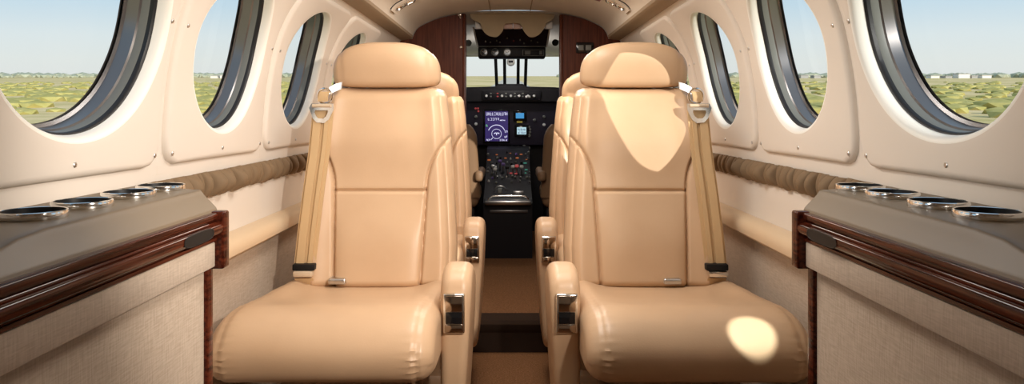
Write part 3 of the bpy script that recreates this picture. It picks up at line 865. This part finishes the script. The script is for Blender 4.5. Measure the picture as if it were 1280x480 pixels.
for row, y in enumerate((193, 199, 205, 211, 217, 223, 229)):
    for x in (610, 615.5, 621, 627, 633, 639, 645, 651, 657, 661.5):
        if rnd.random() < .22: continue
        c = ped_pt(x+rnd.uniform(-1.5, 1.5), y+rnd.uniform(-1.5, 1.5)); m = rnd.choice(cols)
        if row < 2 and rnd.random() < .33: m = 'amber'
        if row == 4 and 636 < x < 650: m = 'redlamp'
        bm = bmesh.new(); r = rnd.uniform(.004, .008)
        if m in ('amber', 'redlamp', 'greenlamp'): box(bm, (c.x-r*1.3, c.y-.008, c.z-r*.6), (c.x+r*1.3, c.y+.01, c.z+r*.6), .001)
        else: lathe(bm, (c.x, c.y+.01, c.z-.004), (0, -.7, .7), ((r*1.2, 0), (r, .02), (r*.5, .024)), 12, True)
        link('knob' if m not in ('amber', 'redlamp', 'greenlamp') else 'legend_light', bm, m, t)
for x, y, m in ((616, 212, 'brushed'), (619, 216, 'white'), (625, 206, 'violetlamp'), (629, 210, 'violetlamp'), (634, 214, 'black'), (641, 213, 'white'), (646, 212, 'redlamp'), (652, 213, 'white')):
    c = ped_pt(x, y+5); bm = bmesh.new()
    tube(bm, [(c.x, c.y+.02, c.z-.02), (c.x, c.y-.01, c.z+.045)], .005, 8); lv = link('lever', bm, 'brushed', t)
    bm = bmesh.new(); box(bm, (c.x-.012, c.y-.025, c.z+.04), (c.x+.012, c.y+.0, c.z+.058), .006, 3); link('lever_grip', bm, m, lv)
c = ped_pt(625, 240)
bm = bmesh.new(); lp = arc(625.5, 240, 7.5, 5, 175, 14); tube(bm, [tuple(px(x, y, c.y-.02)) for x, y in lp], .004, 8); link('trim_wheel_guard', bm, 'brushed', t)
bm = bmesh.new(); lathe(bm, (c.x, c.y, c.z), (1, 0, 0), ((.02, -.012), (.026, -.01), (.026, .01), (.02, .012)), 24, True); link('trim_wheel', bm, 'ring', t)
c = ped_pt(648, 241)
bm = bmesh.new(); box(bm, (c.x-.03, c.y-.02, c.z-.006), (c.x+.03, c.y+.01, c.z+.012), .004); link('pedestal_latch', bm, 'brushed', t)

# overhead panel and scalloped visor
t = thing('overhead_console', 'black overhead switch panel with three round gauges above the windshield', 'overhead panel', (0, 4.0, EYE+.4))
a, b = px(597.5, 72, 4.0), px(682, 58.5, 4.0)
bm = bmesh.new(); box(bm, (a.x, 4.0, a.z), (b.x, 4.12, b.z), .008, 3); lo = link('gauge_panel', bm, 'dash', t)
bm = bmesh.new()
tl, tr_, bl_, br2 = px(592, 36, 3.93), px(687, 36, 3.93), px(597, 57.5, 4.0), px(683, 57.5, 4.0)
loft(bm, [[tl, tr_, br2, bl_], [p+Vector((0, .1, .015)) for p in (tl, tr_, br2, bl_)]]); link('switch_panel', bm, 'dashpurple', t)
for xa, ya, xb, yb in ((591.5, 34, 597, 58), (687.5, 34, 683.5, 58)):
    bm = bmesh.new(); tube(bm, [px(xa, ya, 3.925), px(xb, yb, 3.99)], .005, 8); link('panel_edge', bm, 'white', t)
a, b = px(597, 58.7, 3.99), px(683, 57.3, 3.99)
bm = bmesh.new(); box(bm, (a.x, 3.99, a.z), (b.x, 4.02, b.z), .001); link('panel_edge', bm, 'ring', t)
for x in (605, 619, 634):
    c = px(x, 65.3, 4.0); bm = bmesh.new(); lathe(bm, c, (0, -1, 0), ((.022, 0), (.022, .004), (.018, .005), (.0175, .002)), 24); g = link('gauge', bm, 'ring', lo)
    bm = bmesh.new(); lathe(bm, c, (0, -1, 0), ((.0178, .001), (.001, .0015)), 24, True); link('gauge_face', bm, 'blackgloss', g)
    bm = bmesh.new(); tube(bm, [(c.x-.010, 3.996, c.z+.004), (c.x-.002, 3.996, c.z-.001), (c.x+.012, 3.996, c.z+.004)], .0018, 6); link('gauge_needle', bm, 'white', g)
for x0, y0, x1, y1, m in ((653, 62, 680, 70, 'ring'), (654, 62.8, 679, 69.3, 'dash'), (656, 63.6, 663, 68.6, 'ring'), (674, 63.6, 678, 68.4, 'ring')):
    dz = {'ring': .003, 'dash': .005}[m] if x1-x0 > 10 else .008
    a, b = px(x0, y1, 4.0), px(x1, y0, 4.0); bm = bmesh.new(); box(bm, (a.x, 4.0-dz, a.z), (b.x, 4.004, b.z), .001); link('switch_block', bm, m, lo)
rnd = random.Random(5)
for x, y, m in ((607, 51, 'white'), (613, 52, 'ring'), (621, 50, 'ring'), (625, 52, 'ring'), (634, 47, 'ring'), (642, 50, 'redlamp'), (650, 49, 'ring'), (655, 53, 'ring'), (664, 50, 'ring'), (672, 52, 'ring')):
    v = (y-36)/21.5; c = px(x, y, lerp(3.93, 4.0, v)-.004); bm = bmesh.new()
    tube(bm, [c+Vector((0, .01, 0)), c+Vector((0, -.008, -.006))], .0045, 8); link('toggle_switch', bm, m if m != 'redlamp' else 'red', t)

t = thing('sun_visor', 'tan visor with two scalloped lobes hanging above the overhead panel', 'visor', tuple(px(640, 20, 3.58)))
bm = bmesh.new()
out = [(588, 15.5), (592, 25), (597, 29)]
lobe = lambda cx: [(cx-15, 29), (cx-12.5, 37), (cx-6, 44), (cx-1, 45.5), (cx+4, 45), (cx+9, 40), (cx+13, 30)]
shape = [(586, 14.5), (590, 24), (600, 29)] + lobe(617)[1:] + [(634, 29.5), (650, 29.5)] + [(1280-x+2-0, y) for x, y in reversed(lobe(617))] + [(684, 29), (691, 24), (696, 14.5)]
shape = [(586, 14.5), (590, 24), (600, 29), (603, 37), (609, 43.5), (616, 46), (622, 45.5), (628, 39), (631, 30.5), (636, 29), (647, 29), (651, 31), (655, 39), (661, 45.5), (668, 46), (675, 42), (681, 34), (683, 29), (691, 24), (695, 14.5)]
cs = crom([(x, y) for x, y in shape], 5)
for_y = lambda Y, dz=0: [px(p.x, p.y, 3.58)+Vector((0, Y-3.58, dz)) for p in cs]
loft(bm, [for_y(3.58), for_y(3.574), for_y(3.574)][0:1] + [for_y(3.595)]); link('visor_panel', bm, 'visor', t)
a, b = px(586, 17.5, 3.58), px(695.5, 14.5, 3.58)
bm = bmesh.new(); box(bm, (a.x, 3.572, a.z), (b.x, 3.60, b.z-.002), .006); link('visor_rail', bm, 'visor', t)
for x0, x1, m in ((594, 603.5, 'white'), (629, 641, 'pinkish'), (641.5, 652, 'pinkish'), (681, 690.5, 'white')):
    a, b = px(x0, 36.5, 3.64), px(x1, 27, 3.64)
    bm = bmesh.new(); box(bm, (a.x, 3.625, a.z), (b.x, 3.645, b.z), .004); link('visor_bracket', bm, m, t)

for sg, x, y in ((-1, 584.5, 53), (1, 695, 52.5)):
    c = px(x, y, 4.3)
    t = thing('map_light', 'small dark swivelling map light on the %s side of the cockpit headliner' % ('left' if sg < 0 else 'right'), 'map light', tuple(c), 'cockpit map lights')
    bm = bmesh.new(); tube(bm, [(c.x+sg*.06, c.y+.02, c.z+.012), (c.x+sg*.005, c.y, c.z+.005)], .007); link('light_arm', bm, 'brushed', t)
    bm = bmesh.new(); lathe(bm, (c.x, c.y+.012, c.z), (-.2*sg, -1, -.2), ((.008, 0), (.018, .008), (.02, .03), (.016, .032)), 18, True); link('light_head', bm, 'ring' if sg < 0 else 'black', t)

t = thing('standby_compass', 'small round white standby compass hanging at the middle of the windshield', 'compass', tuple(px(638.5, 77, 5.1)))
c = px(638.5, 77.5, 5.1)
bm = bmesh.new()
for_r = [(.004, -.03), (.022, -.024), (.029, -.008), (.029, .008), (.024, .022), (.014, .028)]
lathe(bm, c, (0, -1, 0), for_r, 24, True); link('compass_body', bm, 'white', t)
bm = bmesh.new(); box(bm, (c.x-.016, c.y-.034, c.z-.007), (c.x+.016, c.y-.024, c.z+.009), .003); link('compass_window', bm, 'black', t)
bm = bmesh.new(); tube(bm, [(c.x, c.y, c.z+.02), (c.x, c.y+.03, c.z+.10)], .006); link('compass_stem', bm, 'brushed', t)

# pilot seats
for sg, side in ((-1, 'left'), (1, 'right')):
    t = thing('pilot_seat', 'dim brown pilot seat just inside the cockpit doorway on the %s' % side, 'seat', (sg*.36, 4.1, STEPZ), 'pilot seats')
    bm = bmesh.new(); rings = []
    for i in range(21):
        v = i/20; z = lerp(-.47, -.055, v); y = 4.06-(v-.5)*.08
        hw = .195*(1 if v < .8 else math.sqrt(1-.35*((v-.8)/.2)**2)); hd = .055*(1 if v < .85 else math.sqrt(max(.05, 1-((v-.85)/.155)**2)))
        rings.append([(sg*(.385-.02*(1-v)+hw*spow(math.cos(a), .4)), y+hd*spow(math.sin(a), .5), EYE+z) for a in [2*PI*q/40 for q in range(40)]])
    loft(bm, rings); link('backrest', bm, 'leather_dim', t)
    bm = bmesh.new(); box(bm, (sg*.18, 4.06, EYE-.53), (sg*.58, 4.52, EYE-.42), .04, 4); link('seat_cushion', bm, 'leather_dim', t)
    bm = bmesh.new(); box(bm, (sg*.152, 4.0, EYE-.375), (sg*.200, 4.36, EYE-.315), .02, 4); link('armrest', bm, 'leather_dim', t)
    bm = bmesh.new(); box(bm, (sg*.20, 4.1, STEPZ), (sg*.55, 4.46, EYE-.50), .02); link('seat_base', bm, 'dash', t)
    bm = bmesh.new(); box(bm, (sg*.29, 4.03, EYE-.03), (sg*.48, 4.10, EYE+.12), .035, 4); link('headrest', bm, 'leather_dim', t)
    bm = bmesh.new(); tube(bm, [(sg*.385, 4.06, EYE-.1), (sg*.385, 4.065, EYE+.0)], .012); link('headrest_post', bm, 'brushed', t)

# ------------------------------------------------------------------ outdoors (the aircraft sits nose-down by a few degrees)
TILT = Matrix.Translation((0, 0, EYE)) @ Matrix.Rotation(math.atan(48/F), 4, 'X')
def out_link(name, bm, m, smooth=True):
    bmesh.ops.transform(bm, matrix=TILT, verts=bm.verts)
    return link(name, bm, m, None, smooth)

def field_mat():
    m = bpy.data.materials.new('scrub_field'); m.use_nodes = True; nt = m.node_tree; b = nt.nodes['Principled BSDF']
    b.inputs['Roughness'].default_value = 1; b.inputs['Specular IOR Level'].default_value = 0
    tc = nt.nodes.new('ShaderNodeTexCoord')
    def noise(scale, det=5):
        n = nt.nodes.new('ShaderNodeTexNoise'); n.inputs['Scale'].default_value = scale; n.inputs['Detail'].default_value = det; n.inputs['Roughness'].default_value = .6
        nt.links.new(tc.outputs['Object'], n.inputs['Vector']); return n
    def ramp(n, p0, c0, p1, c1):
        r = nt.nodes.new('ShaderNodeValToRGB'); r.color_ramp.elements[0].position = p0; r.color_ramp.elements[1].position = p1
        r.color_ramp.elements[0].color = c0; r.color_ramp.elements[1].color = c1; nt.links.new(n.outputs['Fac'], r.inputs['Fac']); return r
    r1 = ramp(noise(.45, 8), .42, (.55, .44, .19, 1), .60, (.78, .60, .33, 1))
    r2 = ramp(noise(.06), .42, (.50, .42, .17, 1), .58, (.86, .66, .40, 1))
    mx = nt.nodes.new('ShaderNodeMix'); mx.data_type = 'RGBA'; mx.inputs[0].default_value = .55
    nt.links.new(r1.outputs[0], mx.inputs[6]); nt.links.new(r2.outputs[0], mx.inputs[7]); nt.links.new(mx.outputs[2], b.inputs['Base Color'])
    return m
M['field'] = field_mat()
M['asphalt'] = mat('runway_grey', (.50, .43, .34, 1), .95, var=(2, (.58, .50, .40, 1)))
M['shrub'] = mat('scrub_green', (.40, .36, .115, 1), 1, spec=.05, var=(1.5, (.52, .45, .17, 1)))
M['treegreen'] = mat('far_trees', (.36, .38, .27, 1), 1, spec=.05, var=(.5, (.46, .46, .34, 1)))  # distance haze put into the colour as a paler green
M['farwhite'] = mat('far_white_wall', (.80, .76, .70, 1), .9)
M['fargrey'] = mat('far_grey_roof', (.42, .40, .38, 1), .9)
GZ = -1.9
bm = bmesh.new(); g = 24
loft(bm, [[(lerp(-9000, 9000, i/g), lerp(-9000, 9000, j/g), GZ) for i in range(g+1)] for j in range(g+1)], False, False)
struct(out_link('field', bm, 'field', False))
bm = bmesh.new(); loft(bm, [[(-3.3, 8, GZ+.02), (3.3, 8, GZ+.02)], [(-5, 900, GZ+.02), (5, 900, GZ+.02)]], False, False)
struct(out_link('runway', bm, 'asphalt', False))
def blob(bm, c, rx, rz, rnd):
    m_ = Matrix.Translation(c) @ Matrix.Diagonal((rx, rx*rnd.uniform(.7, 1.2), rz, 1)) @ Matrix.Rotation(rnd.random()*6, 4, 'Z')
    bmesh.ops.create_icosphere(bm, subdivisions=1, radius=1, matrix=m_)
rnd = random.Random(4)
bm = bmesh.new()
for i in range(1500):
    sg = rnd.choice((-1, 1)); y = 18*(1.0+rnd.random()*6)**1.25*rnd.uniform(.6, 1.2); x = sg*y*rnd.uniform(.22, .95)
    if abs(x) < 14 or math.hypot(x, y) < 40: continue
    r = rnd.uniform(.4, 1.05); blob(bm, (x, y, GZ+r*.15), r*1.3, r*.42, rnd)
o = tag(out_link('shrubs', bm, 'shrub'), 'low green scrub scattered over the fields outside the windows', 'shrubs'); o['kind'] = 'stuff'
bm = bmesh.new()
for i in range(900):
    a = rnd.uniform(-40, 40); 
    if abs(a) < 4: continue
    d = rnd.uniform(900, 1300); x = d*math.sin(math.radians(a)); y = d*math.cos(math.radians(a)); h = rnd.uniform(1.5, 4.5)
    blob(bm, (x, y, GZ+h*.5), h*2.2, h, rnd)
o = tag(out_link('treeline', bm, 'treegreen'), 'hazy line of trees along the far horizon', 'trees'); o['kind'] = 'stuff'
bl_x = [(1165, 9, 2.5), (1182, 7, 2), (1201, 12, 4.5), (1214, 6, 2.5), (1229, 10, 3), (1003, 8, 3), (988, 6, 3.5), (1019, 7, 2.5), (283, 9, 3), (298, 5, 4), (270, 7, 2.5), (310, 7, 2.5)]
for i, (x, w_, h) in enumerate(bl_x):
    d = 620; w_ *= .8; h *= .8; X = (x-638)/F*d
    where = {0: 'white building', 1: 'grey building'}[i % 2]
    side = 'in the near right window' if x > 1100 else 'in the second right window' if x > 900 else 'in the second left window'
    srt = sorted(b_[0] for b_ in bl_x if (b_[0] > 1100, b_[0] > 900) == (x > 1100, x > 900)); k_ = srt.index(x)
    ordn = ['first', 'second', 'third', 'fourth', 'fifth'][k_]
    tt = thing('distant_building', 'tiny far %s, %s from the left %s' % (where, ordn, side), 'building', tuple(TILT @ Vector((X, d, GZ))), 'distant buildings')
    bm = bmesh.new(); box(bm, (X-w_/2, d-4, GZ-1), (X+w_/2, d+4, GZ+h)); bmesh.ops.transform(bm, matrix=TILT, verts=bm.verts); link('building_wall', bm, 'farwhite' if i % 2 == 0 else 'fargrey', tt, False)
    bm = bmesh.new(); box(bm, (X-w_/2-.4, d-4.4, GZ+h), (X+w_/2+.4, d+4.4, GZ+h+.5)); bmesh.ops.transform(bm, matrix=TILT, verts=bm.verts); link('roof', bm, 'fargrey', tt, False)

# ------------------------------------------------------------------ sky, sun, added lights
W = bpy.data.worlds.new('sky'); SC.world = W; W.use_nodes = True; nt = W.node_tree; nt.nodes.clear()
o = nt.nodes.new('ShaderNodeOutputWorld'); bg = nt.nodes.new('ShaderNodeBackground'); tc = nt.nodes.new('ShaderNodeTexCoord')
dp = nt.nodes.new('ShaderNodeVectorMath'); dp.operation = 'DOT_PRODUCT'
a_ = math.atan(48/F); dp.inputs[1].default_value = (0, -math.sin(a_), math.cos(a_))
nt.links.new(tc.outputs['Generated'], dp.inputs[0])
r = nt.nodes.new('ShaderNodeValToRGB'); nt.links.new(dp.outputs['Value'], r.inputs['Fac'])
cr = r.color_ramp; cr.elements[0].position = 0; cr.elements[0].color = lin(226, 230, 228)
cr.elements[1].position = 1; cr.elements[1].color = lin(172, 196, 220)
for p, c in ((.02, (227, 233, 230)), (.05, (222, 233, 235)), (.09, (200, 223, 236)), (.16, (172, 208, 233)), (.35, (160, 198, 228))):
    e = cr.elements.new(p); e.color = lin(*c)
nt.links.new(r.outputs['Color'], bg.inputs['Color']); bg.inputs['Strength'].default_value = 1.0
nt.links.new(bg.outputs[0], o.inputs[0])

def sun(name, direction, e, col, ang=.53):
    l = bpy.data.lights.new(name, 'SUN'); l.energy = e; l.color = col; l.angle = math.radians(ang)
    ob = bpy.data.objects.new(name, l); COL.objects.link(ob)
    ob.rotation_euler = Vector(direction).to_track_quat('-Z', 'Y').to_euler(); return ob
def area(name, loc, target, e, col, sx, sy):
    l = bpy.data.lights.new(name, 'AREA'); l.energy = e; l.color = col; l.shape = 'RECTANGLE'; l.size = sx; l.size_y = sy
    ob = bpy.data.objects.new(name, l); COL.objects.link(ob); ob.location = loc
    ob.rotation_euler = (Vector(target)-Vector(loc)).to_track_quat('-Z', 'Y').to_euler(); return ob
def spot(name, loc, target, e, col, size, blend, r):
    l = bpy.data.lights.new(name, 'SPOT'); l.energy = e; l.color = col; l.spot_size = math.radians(size); l.spot_blend = blend; l.shadow_soft_size = r
    ob = bpy.data.objects.new(name, l); COL.objects.link(ob); ob.location = loc
    ob.rotation_euler = (Vector(target)-Vector(loc)).to_track_quat('-Z', 'Y').to_euler(); return ob
sun('sun', (-.60, .80, -.30), 4.2, (1, .95, .86))
spot('cabin_lamp', (.48, .50, EYE+.29), (-.55, 1.78, EYE-.05), 72, (1, .89, .78), 68, .6, .02)  # added key light from the right, standing in for a strobe
spot('cabin_lamp_right', (-.44, .45, EYE+.30), (.66, 1.35, EYE+.14), 14, (1, .98, .93), 48, .8, .06)  # added fill spot, brightens the right wall panels
spot('reading_lamp', (.24, .85, EYE+.42), (.490, 1.46, EYE-.455), 105, (.93, 1, .93), 5.0, .15, .008)  # added narrow spot, makes the bright pool on the right cushion
area('ceiling_lamp', (0, 1.75, EYE+.48), (0, 1.9, 0), 9.5, (1, .96, .90), .3, .9)  # added interior fill under the ceiling, no fixture there
l = bpy.data.lights.new('cockpit_flood_lamp', 'POINT'); l.energy = 4.2; l.color = (1, .95, .91); l.shadow_soft_size = .03  # added point light, brightens the cockpit headliner
ob = bpy.data.objects.new('cockpit_flood_lamp', l); COL.objects.link(ob); ob.location = (0, 4.55, EYE+.40)
area('ceiling_lamp_forward', (0, 2.75, EYE+.48), (0, 2.8, 0), 6.5, (1, .88, .76), .3, .5)  # added fill, lifts the carpet and the forward cabin

cam = bpy.data.cameras.new('camera'); co = bpy.data.objects.new('camera', cam); COL.objects.link(co)
co.location = (0, 0, EYE); co.rotation_euler = (PI/2, 0, 0)
cam.sensor_width = 36; cam.lens = F/1280*36; cam.shift_x = (640-VX)/1280; cam.shift_y = -(240-VY)/1280
cam.clip_start = .02; cam.clip_end = 20000
SC.camera = co
SC.view_settings.view_transform = 'Standard'; SC.view_settings.look = 'None'; SC.view_settings.gamma = 1; SC.view_settings.use_curve_mapping = False
SC.view_settings.exposure = 0
